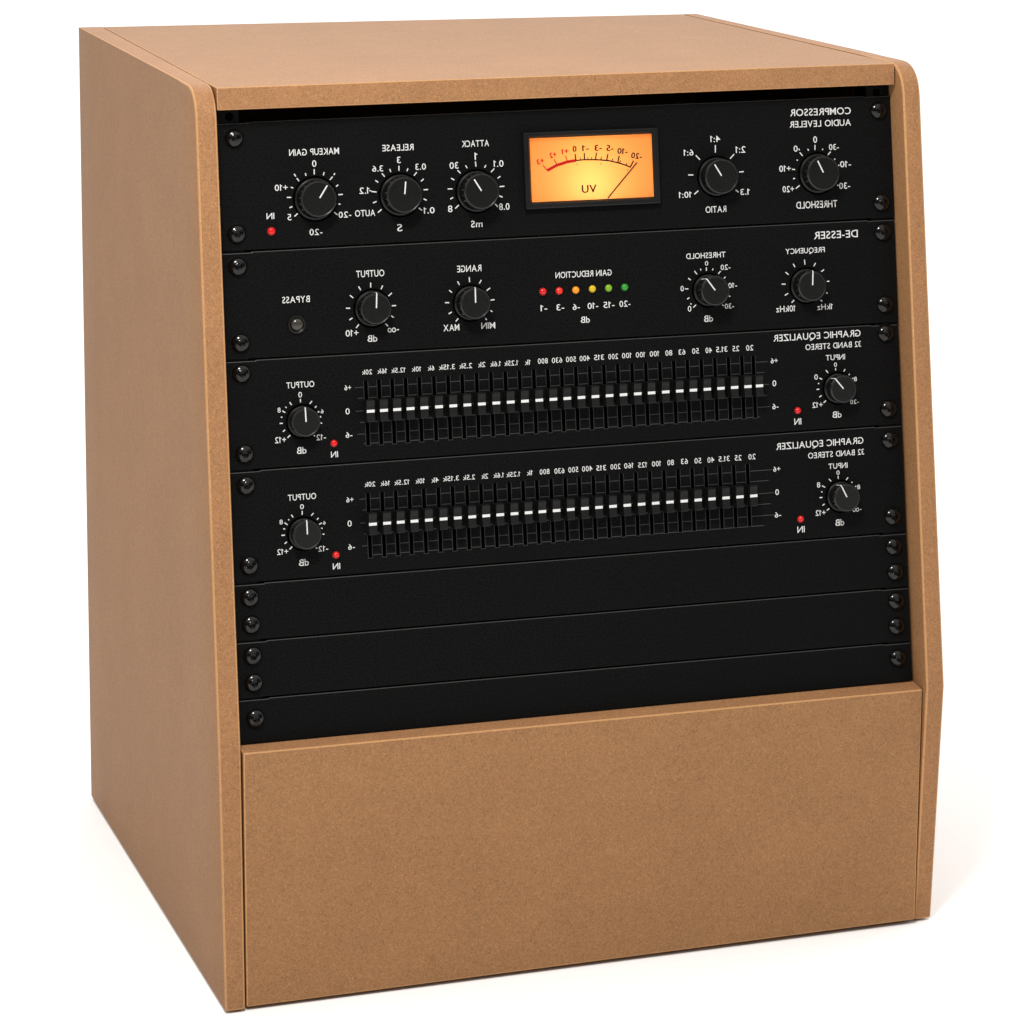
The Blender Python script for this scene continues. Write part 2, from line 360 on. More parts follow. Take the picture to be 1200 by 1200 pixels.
M_CAPM = black_mat('black fader plastic', (0.0062, 0.0062, 0.0062), 0.42, 0.20, grain=1200, amount=0.3, bump=0.06)
M_SCREW = simple('black oxide steel', (0.0022, 0.0020, 0.0017), 0.10, 0.36)
M_PIT = simple('dark socket', (0.0015, 0.0015, 0.0015), 0.25, 0.22)  # darker than the screw steel to paint shade into the socket
M_SHADE_BLACK = simple('painted shade black', (0.0005, 0.0005, 0.0005), 0.9, 0.0)  # black painted in for shade in fader slots and round knob bases
M_INK = simple('white ink', (0.60, 0.60, 0.59), 0.6, 0.2)
M_GREYINK = simple('grey ink', (0.040, 0.040, 0.039), 0.6, 0.2)
M_RIM = simple('slot rim', (0.017, 0.017, 0.017), 0.5, 0.3)
M_BEZEL = black_mat('black meter plastic', (0.005, 0.005, 0.005), 0.34, 0.28, grain=1500, amount=0.25, bump=0.04)
M_DIAL, _nt, _b = new_mat('amber translucent dial')
_nt.nodes.remove(_b)
_tl = _nt.nodes.new('ShaderNodeBsdfTranslucent')
_tl.inputs['Color'].default_value = (0.84, 0.61, 0.36, 1)
_df = _nt.nodes.new('ShaderNodeBsdfDiffuse')
_df.inputs['Color'].default_value = (0.46, 0.22, 0.07, 1)
_mx = _nt.nodes.new('ShaderNodeMixShader')
_mx.inputs['Fac'].default_value = 0.5
_nt.links.new(_tl.outputs[0], _mx.inputs[1])
_nt.links.new(_df.outputs[0], _mx.inputs[2])
_nt.links.new(_mx.outputs[0], _nt.nodes['Material Output'].inputs['Surface'])
M_HOUSING = simple('amber lamp housing', (0.88, 0.54, 0.17), 0.8, 0.05)
M_LINER = simple('painted amber glow liner', (0.75, 0.36, 0.07), 0.45, 0.3, emit=(1.0, 0.36, 0.04), estr=0.18)  # added liner; colour and emission paint dial light on the inner walls
M_DARKINK = simple('dark dial ink', (0.004, 0.003, 0.002), 0.7, 0.1)
M_REDINK = simple('red dial ink', (0.22, 0.004, 0.004), 0.7, 0.1, emit=(0.8, 0.012, 0.008), estr=0.36)  # emission painted in for backlight coming through the print
M_NEEDLE = simple('needle black', (0.012, 0.010, 0.006), 0.5, 0.3)
M_LENS = simple('grey button lens', (0.034, 0.030, 0.025), 0.16, 0.5)


def led_mat(name, c, e):
    return simple(name, tuple(x * 0.75 for x in c), 0.09, 0.4, emit=c, estr=e * 0.36)


M_LED = {
    'red': led_mat('red lamp lens', (0.62, 0.010, 0.010), 0.55),
    'scarlet': led_mat('scarlet lamp lens', (0.72, 0.022, 0.010), 0.55),
    'amber': led_mat('amber lamp lens', (0.86, 0.29, 0.012), 0.55),
    'yellow': led_mat('yellow lamp lens', (0.62, 0.42, 0.010), 0.45),
    'lime': led_mat('lime lamp lens', (0.19, 0.38, 0.012), 0.45),
    'green': led_mat('green lamp lens', (0.018, 0.27, 0.020), 0.45),
}

# glass over the meter: clear sheet with a weak reflection
M_GLASS, _nt, _b = new_mat('meter glass')
_nt.nodes.remove(_b)
_tr = _nt.nodes.new('ShaderNodeBsdfTransparent')
_gl = _nt.nodes.new('ShaderNodeBsdfGlossy')
_gl.inputs['Roughness'].default_value = 0.04
_mx = _nt.nodes.new('ShaderNodeMixShader')
_mx.inputs['Fac'].default_value = 0.035
_nt.links.new(_tr.outputs[0], _mx.inputs[1])
_nt.links.new(_gl.outputs[0], _mx.inputs[2])
_nt.links.new(_mx.outputs[0], _nt.nodes['Material Output'].inputs['Surface'])

M_FLOOR, _nt, _b = new_mat('white seamless paper')
_b.inputs['Base Color'].default_value = (0.88, 0.88, 0.88, 1)
_b.inputs['Roughness'].default_value = 0.85
_b.inputs['Specular IOR Level'].default_value = 0.1


# ------------------------------------------------------------------ helpers
def link(name, me, parent=None, mats=(), smooth=None):
    for m in mats:
        me.materials.append(m)
    if smooth is not None:
        for p in me.polygons:
            p.use_smooth = True
        me.set_sharp_from_angle(angle=math.radians(smooth))
    o = bpy.data.objects.new(name, me)
    COL.objects.link(o)
    if parent:
        o.parent = parent
    return o


def bm_obj(name, bm, parent=None, mats=(), smooth=None, fix=True):
    if fix:
        bmesh.ops.recalc_face_normals(bm, faces=bm.faces)
    me = bpy.data.meshes.new(name)
    bm.to_mesh(me)
    bm.free()
    return link(name, me, parent, mats, smooth)


def thing(name, label, cat, mat=None, group=None):
    o = bpy.data.objects.new(name, None)
    o.empty_display_size = 0.02
    COL.objects.link(o)
    if mat:
        o.matrix_world = mat
    o['label'] = label
    o['category'] = cat
    if group:
        o['group'] = group
    return o


def hexa(bm, c, mat=0):
    """eight corners: bottom ring then top ring (same order)"""
    v = [bm.verts.new(p) for p in c]
    fs = []
    for idx in ((0, 3, 2, 1), (4, 5, 6, 7), (0, 1, 5, 4), (1, 2, 6, 5), (2, 3, 7, 6), (3, 0, 4, 7)):
        f = bm.faces.new([v[i] for i in idx])
        f.material_index = mat
        fs.append(f)
    return fs


def box(bm, x0, x1, y0, y1, z0, z1, mat=0):
    return hexa(bm, [(x0, y0, z0), (x1, y0, z0), (x1, y1, z0), (x0, y1, z0),
                     (x0, y0, z1), (x1, y0, z1), (x1, y1, z1), (x0, y1, z1)], mat)


def bevel_edges(bm, width, segs=2, angle=35, mat=-1, clamp=True):
    bmesh.ops.recalc_face_normals(bm, faces=bm.faces)
    es = [e for e in bm.edges if len(e.link_faces) == 2 and e.calc_face_angle(0) > math.radians(angle)]
    bmesh.ops.bevel(bm, geom=es, offset=width, offset_type='OFFSET', segments=segs, profile=0.5,
                    affect='EDGES', material=mat, clamp_overlap=clamp)


def lathe(bm, prof, cx, cy, seg=48, mat=0, mats=None, flute=None):
    """revolve (radius, height) pairs round the local z axis at cx, cy"""
    rings = []
    for k, (r, z) in enumerate(prof):
        if r < 1e-9:
            rings.append([bm.verts.new((cx, cy, z))])
            continue
        ring = []
        for i in range(seg):
            a = 2 * math.pi * i / seg
            rr = r
            if flute and k in flute[0]:
                rr = r + flute[1] * math.cos(a * flute[2])
            ring.append(bm.verts.new((cx + rr * math.cos(a), cy + rr * math.sin(a), z)))
        rings.append(ring)
    for k in range(len(rings) - 1):
        a, b = rings[k], rings[k + 1]
        mi = mats[k] if mats else mat
        for i in range(seg):
            j = (i + 1) % seg
            if len(a) == 1 and len(b) == 1:
                continue
            if len(a) == 1:
                f = bm.faces.new((a[0], b[i], b[j]))
            elif len(b) == 1:
                f = bm.faces.new((a[i], a[j], b[0]))
            else:
                f = bm.faces.new((a[i], a[j], b[j], b[i]))
            f.material_index = mi


MM = 0.001
_glyphs = {}
_text_cache = {}


def glyph(ch):
    """flat outline of one character; the figure 1 gets a flag and a straight stem"""
    if ch in _glyphs:
        return _glyphs[ch]
    if ch == '1':
        H = 0.70
        vs = [(0.15, 0), (0.245, 0), (0.245, H), (0.175, H), (0.15, H - .075), (0.02, H - .15), (0.02, H - .235), (0.15, H - .175)]
        fs = [(0, 1, 2, 3, 4, 7), (4, 5, 6, 7)]
    else:
        cu = bpy.data.curves.new('lettering', 'FONT')
        cu.body = ch
        cu.size = 1.0
        cu.resolution_u = 3
        cu.offset = 0.003
        ob = bpy.data.objects.new('lettering', cu)
        COL.objects.link(ob)
        dg = bpy.context.evaluated_depsgraph_get()
        dg.update()
        me = bpy.data.meshes.new_from_object(ob.evaluated_get(dg))
        vs = [(v.co.x, v.co.y) for v in me.vertices]
        fs = [tuple(p.vertices) for p in me.polygons]
        COL.objects.unlink(ob)
        bpy.data.objects.remove(ob)
        bpy.data.curves.remove(cu)
        bpy.data.meshes.remove(me)
    x0 = min(v[0] for v in vs)
    w = max(v[0] for v in vs) - x0
    _glyphs[ch] = ([(v[0] - x0, v[1]) for v in vs], fs, w)
    return _glyphs[ch]


def text_shape(s):
    """a string set in the built-in typeface, normalised to a unit box"""
    if s not in _text_cache:
        vs, fs, x = [], [], 0.0
        for ch in s:
            if ch == ' ':
                x += 0.34
                continue
            gv, gf, w = glyph(ch)
            n = len(vs)
            vs += [(a + x, b) for a, b in gv]
            fs += [tuple(i + n for i in f) for f in gf]
            x += w + (0.02 if s == '-oo' and ch == 'o' else 0.105)
        x0 = min(v[0] for v in vs)
        x1 = max(v[0] for v in vs)
        y0 = min(v[1] for v in vs)
        y1 = max(v[1] for v in vs)
        vs = [((v[0] - x0) / (x1 - x0) - .5, (v[1] - y0) / (y1 - y0) - .5) for v in vs]
        _text_cache[s] = (vs, fs)
    return _text_cache[s]


def put_text(bm, s, u, v, w, h, z, oy, mat=0, rot=0.0):
    """mirror-written lettering, as on the photograph"""
    vs, fs = text_shape(s)
    ca, sa = math.cos(rot), math.sin(rot)
    V = []
    for a, b in vs:
        x, y = -a * w, b * h
        V.append(bm.verts.new(((u + x * ca - y * sa) * MM, (v - oy + x * sa + y * ca) * MM, z * MM)))
    for f in fs:
        try:
            ff = bm.faces.new([V[i] for i in reversed(f)])
            ff.material_index = mat
        except ValueError:
            pass


def put_bar(bm, u1, v1, u2, v2, wd, z, oy, mat=0, z2=None):
    dx, dy = u2 - u1, v2 - v1
    l = math.hypot(dx, dy) or 1e-6
    nx, ny = -dy / l * wd / 2, dx / l * wd / 2
    z2 = z if z2 is None else z2
    P = [(u1 - nx, v1 - ny, z), (u2 - nx, v2 - ny, z2), (u2 + nx, v2 + ny, z2), (u1 + nx, v1 + ny, z)]
    f = bm.faces.new([bm.verts.new((a * MM, (b - oy) * MM, c * MM)) for a, b, c in P])
    f.material_index = mat


# ------------------------------------------------------------------ ground
bm = bmesh.new()
g = [bm.verts.new(p) for p in ((-40, -40, -0.0018), (40, -40, -0.0018), (40, 60, -0.0018), (-40, 60, -0.0018))]
bm.faces.new(g)
ground = bm_obj('ground', bm, None, (M_FLOOR,))
ground['kind'] = 'structure'

# ------------------------------------------------------------------ cabinet
cabinet = thing('rack_cabinet', 'tan fibreboard desktop rack cabinet with plain lower front and sloping upper front', 'rack cabinet')


def side_panel(inner, outer, front, back_top, back_bot, zt_f, zt_b):
    """inner/outer: dict of x at (front bottom, knee, front top, back bottom, back top);
    front: [(y,z)...] from the floor up; the top front corner is rounded."""
    bm = bmesh.new()
    rows = []
    zs = [0.0, .03, .06, .09, .12, .15, front[1][1]]
    zk = front[1][1]
    yt, zt = front[2]
    for i in range(1, 12):
        zs.append(zk + (zt - .024 - zk) * i / 11)
    R = 0.017
    arc = []
    slope = (yt - front[1][0]) / (zt - zk)
    a0 = math.atan(slope)
    n = 12
    for i in range(1, n + 1):
        t = i / n
        arc.append(t)

    def yf(z):
        if z <= zk:
            return front[0][0] + (front[1][0] - front[0][0]) * z / zk
        return front[1][0] + slope * (z - zk)

    def lerp(a, b, t):
        return a + (b - a) * t

    def xs(tab, y, z, yfr, ybk):
        if z <= zk:
            f = lerp(tab[0], tab[1], z / zk)
        else:
            f = lerp(tab[1], tab[2], (z - zk) / (zt - zk))
        b = lerp(tab[3], tab[4], z / zt)
        return lerp(f, b, (y - yfr) / (ybk - yfr))
    pts = []
    for z in zs:
        pts.append((yf(z), z))
    z0 = zs[-1]
    y0 = yf(z0)
    # rounded corner: quarter-ish bezier from the slope to the flat top
    P0 = (y0, z0)
    P1 = (yf(zt - .002), zt)
    P2 = (yf(zt) + .026, zt)
    for t in arc:
        y = (1 - t) ** 2 * P0[0] + 2 * t * (1 - t) * P1[0] + t * t * P2[0]
        z = (1 - t) ** 2 * P0[1] + 2 * t * (1 - t) * P1[1] + t * t * P2[1]
        pts.append((y, z))
    # ruled sheet between the front line and the back line for each face
    def back_y(z):
        return lerp(back_bot, back_top, z / zt)
    NB = 8
    grid = {}
    for side, tab in (('i', inner), ('o', outer)):
        g = []
        for (y, z) in pts:
            row = []
            for k in range(NB + 1):
                t = k / NB
                yb = back_y(z)
                yy = lerp(y, yb, t)
                zz = z + (zt_b - zt) * t * (z / zt)
                row.append(bm.verts.new((xs(tab, yy, z, min(yf(min(z, zt)), y), yb), yy, zz)))
            g.append(row)
        grid[side] = g
    nr = len(pts)
    for side in 'io':
        g = grid[side]
        for r in range(nr - 1):
            for k in range(NB):
                bm.faces.new((g[r][k], g[r][k + 1], g[r + 1][k + 1], g[r + 1][k]))
    gi, go = grid['i'], grid['o']
    for r in range(nr - 1):
        f = bm.faces.new((gi[r][0], gi[r + 1][0], go[r + 1][0], go[r][0]))
        f.material_index = 1
        f = bm.faces.new((gi[r][NB], gi[r + 1][NB], go[r + 1][NB], go[r][NB]))
        f.material_index = 1
    for k in range(NB):
        f = bm.faces.new((gi[0][k], gi[0][k + 1], go[0][k + 1], go[0][k]))
        f.material_index = 1
        f = bm.faces.new((gi[-1][k], gi[-1][k + 1], go[-1][k + 1], go[-1][k]))
        f.material_index = 1
    bevel_edges(bm, 0.0013, 3, 50, 2, clamp=False)
    o = bm_obj('side_panel', bm, cabinet, (M_MDF, M_CUT, M_ARRIS), smooth=32)
    return o


side_panel((-0.0006, -0.0006, -0.0002, 0.0010, 0.0088), (-0.0140, -0.0154, -0.0142, -0.0162, -0.0095),
           [(-0.0015, 0), (0.0020, 0.1728), (0.0535, 0.6072)], 0.5060, 0.4760, 0.6072, 0.6093)
side_panel((0.4858, 0.4890, 0.4868, 0.4850, 0.4856), (0.4985, 0.5026, 0.5000, 0.4975, 0.4968),
           [(0.0035, 0), (-0.0045, 0.1722), (0.0478, 0.6088)], 0.4865, 0.4760, 0.6088, 0.6093)


def board(name, corners, bev=0.0009, mats=(M_MDF, M_CUT, M_ARRIS), cut=()):
    bm = bmesh.new()
    fs = hexa(bm, corners)
    for i in cut:
        fs[i].material_index = 1
    bevel_edges(bm, bev, 3, 35, 2)
    return bm_obj(name, bm, cabinet, mats)


# top board between the sides (its front edge set back a little)
board('top_panel', [(0.0010, 0.0555, 0.5917), (0.4856, 0.0575, 0.5933), (0.4846, 0.4855, 0.5935), (0.0096, 0.5040, 0.5935),
                    (0.0010, 0.0565, 0.6066), (0.4856, 0.0580, 0.6084), (0.4846, 0.4860, 0.6091), (0.0098, 0.5045, 0.6091)], bev=0.0006, cut=(2,))
# lower front board
board('lower_front_panel', [(0.0006, 0.0000, 0.0008), (0.4844, 0.0000, 0.0016), (0.4844, 0.0180, 0.0016), (0.0006, 0.0180, 0.0008),
                            (0.0006, 0.0000, 0.1740), (0.4878, 0.0000, 0.1698), (0.4876, 0.0180, 0.1722), (0.0006, 0.0180, 0.1752)],
      cut=(1,))
# bottom and back boards, unseen but part of the box
board('bottom_panel', [(0.0016, 0.0195, 0.020), (0.4840, 0.0195, 0.020), (0.4840, 0.455, 0.020), (0.0032, 0.455, 0.020),
                       (0.0016, 0.0195, 0.036), (0.4840, 0.0195, 0.036), (0.4840, 0.455, 0.036), (0.0032, 0.455, 0.036)])
board('back_panel', [(-0.0030, 0.457, 0.0005), (0.4870, 0.457, 0.0005), (0.4870, 0.469, 0.0005), (-0.0030, 0.469, 0.0005),
                     (0.0050, 0.457, 0.5945), (0.4870, 0.457, 0.5945), (0.4870, 0.469, 0.5945), (0.0050, 0.469, 0.5945)])

# four added glides, unseen, raise it so the gap darkens like contact shadow
for fx, fy in ((-0.008, 0.05), (-0.009, 0.42), (0.493, 0.05), (0.490, 0.42)):
    bm = bmesh.new()
    lathe(bm, [(0, -0.0018), (0.0045, -0.0018), (0.0045, 0.0002), (0, 0.0002)], 0, 0, 20)
    ft = bm_obj('foot', bm, cabinet, (M_SHADE_BLACK,))
    ft.location = (fx, fy, 0)

# ------------------------------------------------------------------ sloping equipment plane
HK, REC = 0.172662, 0.013868
UP = Vector((0, 0.1272, 0.9919)).normalized()
NRM = Vector((0, -0.9919, 0.1272)).normalized()
ORG = Vector((0, 0, HK)) - NRM * REC


def slope_frame(v):
    """local x across, y up the slope, z out of the front; origin v millimetres up"""
    o = ORG + UP * (v * MM)
    return Matrix(((1, UP.x, NRM.x, o.x), (0, UP.y, NRM.y, o.y), (0, UP.z, NRM.z, o.z), (0, 0, 0, 1)))


# two punched rails that carry the units
def rail(u0, u1, hole_u, hole_v, r):
    bm = bmesh.new()
    z0, z1 = -3.6, -1.6
    v_top, v_bot = 424.0, 6.0
    hs = 6.0
    n = 24
    circ_t, circ_b, sq_t = [], [], []
    for i in range(n):
        a = 2 * math.pi * i / n
        c, s = math.cos(a), math.sin(a)
        k = hs / max(abs(c), abs(s)) * 0.85
        circ_t.append(bm.verts.new(((hole_u + r * c) * MM, (hole_v + r * s) * MM, z1 * MM)))
        circ_b.append(bm.verts.new(((hole_u + r * c) * MM, (hole_v + r * s) * MM, (z0 - 1) * MM)))
        sq_t.append(bm.verts.new(((hole_u + k * c) * MM, (hole_v + k * s) * MM, z1 * MM)))
    for i in range(n):
        j = (i + 1) % n
        bm.faces.new((circ_t[i], circ_t[j], sq_t[j], sq_t[i]))
        bm.faces.new((circ_t[i], circ_t[j], circ_b[j], circ_b[i]))
    e = hs * 0.85
    for (a, b, c, d) in ((u0, hole_u - e, v_bot, v_top), (hole_u + e, u1, v_bot, v_top),
                         (hole_u - e, hole_u + e, v_bot, hole_v - e), (hole_u - e, hole_u + e, hole_v + e, v_top)):
        bm.faces.new([bm.verts.new((x * MM, y * MM, z1 * MM)) for x, y in ((a, c), (b, c), (b, d), (a, d))])
    # folded inner flange going back
    box(bm, (u1 - 1.2) * MM if u0 < 100 else u0 * MM, u1 * MM if u0 < 100 else (u0 + 1.2) * MM,
        v_bot * MM, v_top * MM, -22 * MM, (z1 - 0.01) * MM)
    o = bm_obj('rack_rail', bm, cabinet, (M_RAIL,))
    o.matrix_world = slope_frame(0)
    return o


rail(1.4, 18.2, 11.7, 418.6, 2.9)
rail(469.0, 486.0, 476.8, 419.6, 2.9)


# ------------------------------------------------------------------ unit parts
def faceplate(parent, tl, tr, bl, br, oy, uL=1.8, uR=485.4, cut=None):
    """3 mm plate with screw ears a touch lower than the middle; corners as measured"""
    bm = bmesh.new()
    ear = 20.0
    nt = 0.55

    def top(u):
        return tl + (tr - tl) * (u - uL) / (uR - uL)
    pts = [(uL, bl), (uR, br), (uR, tr - nt), (uR - ear, top(uR - ear) - nt), (uR - ear - .6, top(uR - ear)),
           (uL + ear + .6, top(uL + ear)), (uL + ear, top(uL + ear) - nt), (uL, tl - nt)]
    T = [bm.verts.new((a * MM, (b - oy) * MM, 0)) for a, b in pts]
    B = [bm.verts.new((a * MM, (b - oy) * MM, -1.5 * MM)) for a, b in pts]
    if cut:
        u0, u1, v0, v1 = cut
        hp = ((u0, v0), (u1, v0), (u1, v1), (u0, v1))
        HT = [bm.verts.new((a * MM, (b - oy) * MM, 0)) for a, b in hp]
        HB = [bm.verts.new((a * MM, (b - oy) * MM, -1.5 * MM)) for a, b in hp]
        # four pieces round the window
        f1 = bm.faces.new((T[0], T[1], HT[1], HT[0]))
        f2 = bm.faces.new((T[1], T[2], T[3], T[4], HT[2], HT[1]))
        f3 = bm.faces.new((T[4], T[5], HT[3], HT[2]))
        f4 = bm.faces.new((T[5], T[6], T[7], T[0], HT[0], HT[3]))
        for i in range(4):
            j = (i + 1) % 4
            bm.faces.new((HT[i], HT[j], HB[j], HB[i]))
        top_edges = [e for f in (f1, f2, f3, f4) for e in f.edges if not any(v in HT for v in e.verts)]
    else:
        ft = bm.faces.new(T)
        top_edges = list(ft.edges)
        bm.faces.new(list(reversed(B)))
    for i in range(len(pts)):
        j = (i + 1) % len(pts)
        bm.faces.new((T[i], B[i], B[j], T[j]))
    bmesh.ops.recalc_face_normals(bm, faces=bm.faces)
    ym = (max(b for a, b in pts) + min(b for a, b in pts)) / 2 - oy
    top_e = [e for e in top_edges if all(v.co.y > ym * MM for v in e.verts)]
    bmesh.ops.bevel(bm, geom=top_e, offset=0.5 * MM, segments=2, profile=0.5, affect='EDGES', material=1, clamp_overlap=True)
    return bm_obj('faceplate', bm, parent, (M_PLATE, M_PLATE_EDGE))


_screw_me = None


def screw(parent, u, v, oy):
    """button-head screw with a hexagon socket, seated on a thin washer"""
    global _screw_me
    if _screw_me is None:
        bm = bmesh.new()
        seg = 48
        R = 6.2
        prof = [(7.1, 0.0), (7.1, 0.35), (6.75, 0.5), (6.3, 0.5)]
        for i in range(0, 9):
            a = math.radians(8 + i * 7.2)
            prof.append((R * math.cos(a), 0.5 + 3.6 * math.sin(a)))
        rings = []
        for r, z in prof:
            rings.append([(r * math.cos(2 * math.pi * i / seg), r * math.sin(2 * math.pi * i / seg), z) for i in range(seg)])

        def hexr(a, ap):
            k = ((a + math.pi / 6) % (math.pi / 3)) - math.pi / 6
            return ap / math.cos(k)
        for ap, z in ((2.25, 3.92), (2.10, 3.70), (2.05, 1.7), (0.9, 1.3)):
            rings.append([(hexr(2 * math.pi * i / seg, ap) * math.cos(2 * math.pi * i / seg),
                           hexr(2 * math.pi * i / seg, ap) * math.sin(2 * math.pi * i / seg), z) for i in range(seg)])
        vr = [[bm.verts.new((x * MM, y * MM, z * MM)) for x, y, z in r] for r in rings]
        for k in range(len(vr) - 1):
            for i in range(seg):
                j = (i + 1) % seg
                f = bm.faces.new((vr[k][i], vr[k][j], vr[k + 1][j], vr[k + 1][i]))
                f.material_index = 1 if k >= len(vr) - 3 else (2 if k < 3 else 0)
        f = bm.faces.new(vr[-1])
        f.material_index = 1
        bmesh.ops.recalc_face_normals(bm, faces=bm.faces)
        me = bpy.data.meshes.new('screw')
        bm.to_mesh(me)
        bm.free()
        for m in (M_SCREW, M_PIT, M_PLATE):
            me.materials.append(m)
        for p in me.polygons:
            p.use_smooth = True
        me.set_sharp_from_angle(angle=math.radians(35))
        _screw_me = me
    o = bpy.data.objects.new('screw', _screw_me)
    COL.objects.link(o)
    o.parent = parent
    o.location = (u * MM, (v - oy) * MM, 0.02 * MM)
    o.rotation_euler = (0, 0, random.uniform(0, 1.0))
    return o


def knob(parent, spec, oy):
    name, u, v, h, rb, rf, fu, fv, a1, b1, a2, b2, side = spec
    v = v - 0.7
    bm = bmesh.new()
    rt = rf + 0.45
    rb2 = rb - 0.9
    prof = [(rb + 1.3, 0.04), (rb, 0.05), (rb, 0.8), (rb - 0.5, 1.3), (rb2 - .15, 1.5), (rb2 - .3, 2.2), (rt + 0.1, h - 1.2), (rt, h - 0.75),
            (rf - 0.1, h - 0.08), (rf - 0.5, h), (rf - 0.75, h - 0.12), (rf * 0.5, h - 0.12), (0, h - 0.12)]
    lathe(bm, [(r * MM, z * MM) for r, z in prof], 0, 0, 72, mats=[1, 0, 0, 0, 0, 0, 0, 2, 2, 0, 0, 0], flute=((5, 6), 0.10 * MM, 24))  # outermost flat ring is shade painted round the knob base
    o = bm_obj('knob', bm, parent, (M_KNOB, M_SHADE_BLACK, M_KNOB_RIM), smooth=24)
    o.location = (u * MM, (v - oy) * MM, 0)
    # pointer line
    ang = math.atan2(b2 - fv, a2 - fu)
    bm = bmesh.new()
    L = math.hypot(a2 - fu, b2 - fv)
    L0 = math.hypot(a1 - fu, b1 - fv) * 0.6
    ca, sa = math.cos(ang), math.sin(ang)
    L1 = rf - 0.8 if side else min(L, rf - 1.2)
    put_bar(bm, ca * L0, sa * L0, ca * L1, sa * L1, 0.85, h - 0.09, 0)
    if side:
        pr = [(rf - 0.8, h - 0.06), (rf - 0.5, h + 0.05), (rf - .04, h - 0.02), (rt + .06, h - 0.72), (rt + 0.26, h - 1.2), (rb2 - 0.12, 2.2)]
        for k in range(len(pr) - 1):
            (r1, z1), (r2, z2) = pr[k], pr[k + 1]
            put_bar(bm, ca * r1, sa * r1, ca * r2, sa * r2, 0.7, z1, 0, z2=z2)
    p = bm_obj('pointer_line', bm, o, (M_INK,), fix=False)
    return o


def lamp(parent, u, v, oy, colour, r):
    bm = bmesh.new()
    prof = [(r * 1.22, 0.02), (r * 1.20, 0.35), (r * 1.0, 0.40), (r, 0.7)]
    for i in range(1, 9):
        a = math.pi / 2 * i / 8
        prof.append((r * math.cos(a) if i < 8 else 0, 0.7 + r * 0.85 * math.sin(a)))
    n = len(prof) - 1
    lathe(bm, [(a * MM, b * MM) for a, b in prof], 0, 0, 28, mats=[1, 1, 1] + [0] * (n - 3))
    o = bm_obj('indicator_lamp', bm, parent, (M_LED[colour], M_BEZEL), smooth=40)
    o.location = (u * MM, (v - oy) * MM, 0)
    return o


Z_INK = 0.12


def markings(unit, parent, oy):
    """printed legends: one dial_markings mesh round each knob, the rest as one lettering mesh"""
    knobs = KNOB.get(unit, [])
    groups = {}

    def owner(u, v, reach):
        best, bd = None, reach
        for i, k in enumerate(knobs):
            d = math.hypot(u - k[1], v - k[2])
            if d < bd:
                best, bd = i, d
        return best
    for s, u, v, w, h in TEXT.get(unit, []):
        k = owner(u, v, 36 if len(s) < 14 and not s[0] in 'CDGB3' or s in ('3', '3.6', '30') else 0)
        if unit in ('graphic_equalizer_a', 'graphic_equalizer_b') and 84 < u < 392:
            k = 'band_lettering'
        if k is None:
            k = 'title %d' % len(groups)
        groups.setdefault(k, []).append(('t', s, u, v, w, h))
    for t in TICK.get(unit, []):
        k = owner((t[0] + t[2]) / 2, (t[1] + t[3]) / 2, 36)
        groups.setdefault(k, []).append(('k',) + t)
    for k, items in groups.items():
        bm = bmesh.new()
        for it in items:
            if it[0] == 't':
                put_text(bm, it[1], it[2], it[3], it[4], it[5], Z_INK, oy)
            else:
                _, a, b, c, d = it
                l = math.hypot(c - a, d - b)
                wd = 0.72
                if l < 1.0:
                    mx, my = (a + c) / 2, (b + d) / 2
                    dx, dy = (c - a) / (l or 1), (d - b) / (l or 1)
                    a, b, c, d = mx - dx * .5, my - dy * .5, mx + dx * .5, my + dy * .5
                put_bar(bm, a, b, c, d, wd, Z_INK, oy)
        nm = 'dial_markings' if isinstance(k, int) else ('band_lettering' if k == 'band_lettering' else 'lettering')
        bm_obj(nm, bm, parent, (M_INK,), fix=False)


SCL = [(13.94, 404.33), (13.05, 341.16), (12.9, 319.6), (12.77, 269.25), (12.5, 248.99), (12.37, 196.02), (12.48, 175.16),
       (12.42, 122.38), (11.89, 101.15), (12.12, 83.25), (12.24, 62.58), (12.25, 44.69), (12.42, 21.13)]
SCR = [(476.62, 406.89), (476.24, 341.68), (476.15, 320.78), (475.83, 269.48), (475.63, 249.0), (475.49, 195.61), (475.48, 173.54),
       (475.5, 119.2), (475.33, 97.96), (475.88, 79.88), (475.62, 59.49), (475.19, 41.48), (475.36, 18.81)]


def fit_screws(parent, idx, oy):
    for i in idx:
        screw(parent, *SCL[i], oy)
        screw(parent, *SCR[i], oy)


# ------------------------------------------------------------------ compressor
oy = 329.4
comp = thing('compressor', 'black compressor unit with glowing amber needle meter and five knobs, topmost in the rack', 'audio compressor', slope_frame(oy))
faceplate(comp, 414.6, 417.4, 330.3, 330.9, oy, uL=3.2, uR=486.2, cut=(216.8, 305.6, 352.8, 397.0))
fit_screws(comp, (0, 1), oy)
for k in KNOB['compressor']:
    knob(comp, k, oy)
markings('compressor', comp, oy)
lamp(comp, 36.4, 341.9, oy, 'red', 2.7)

# needle meter
MU0, MU1, MV0, MV1 = 212.2, 309.6, 348.5, 400.7
IU0, IU1, IV0, IV1 = 217.2, 305.2, 353.2, 396.6


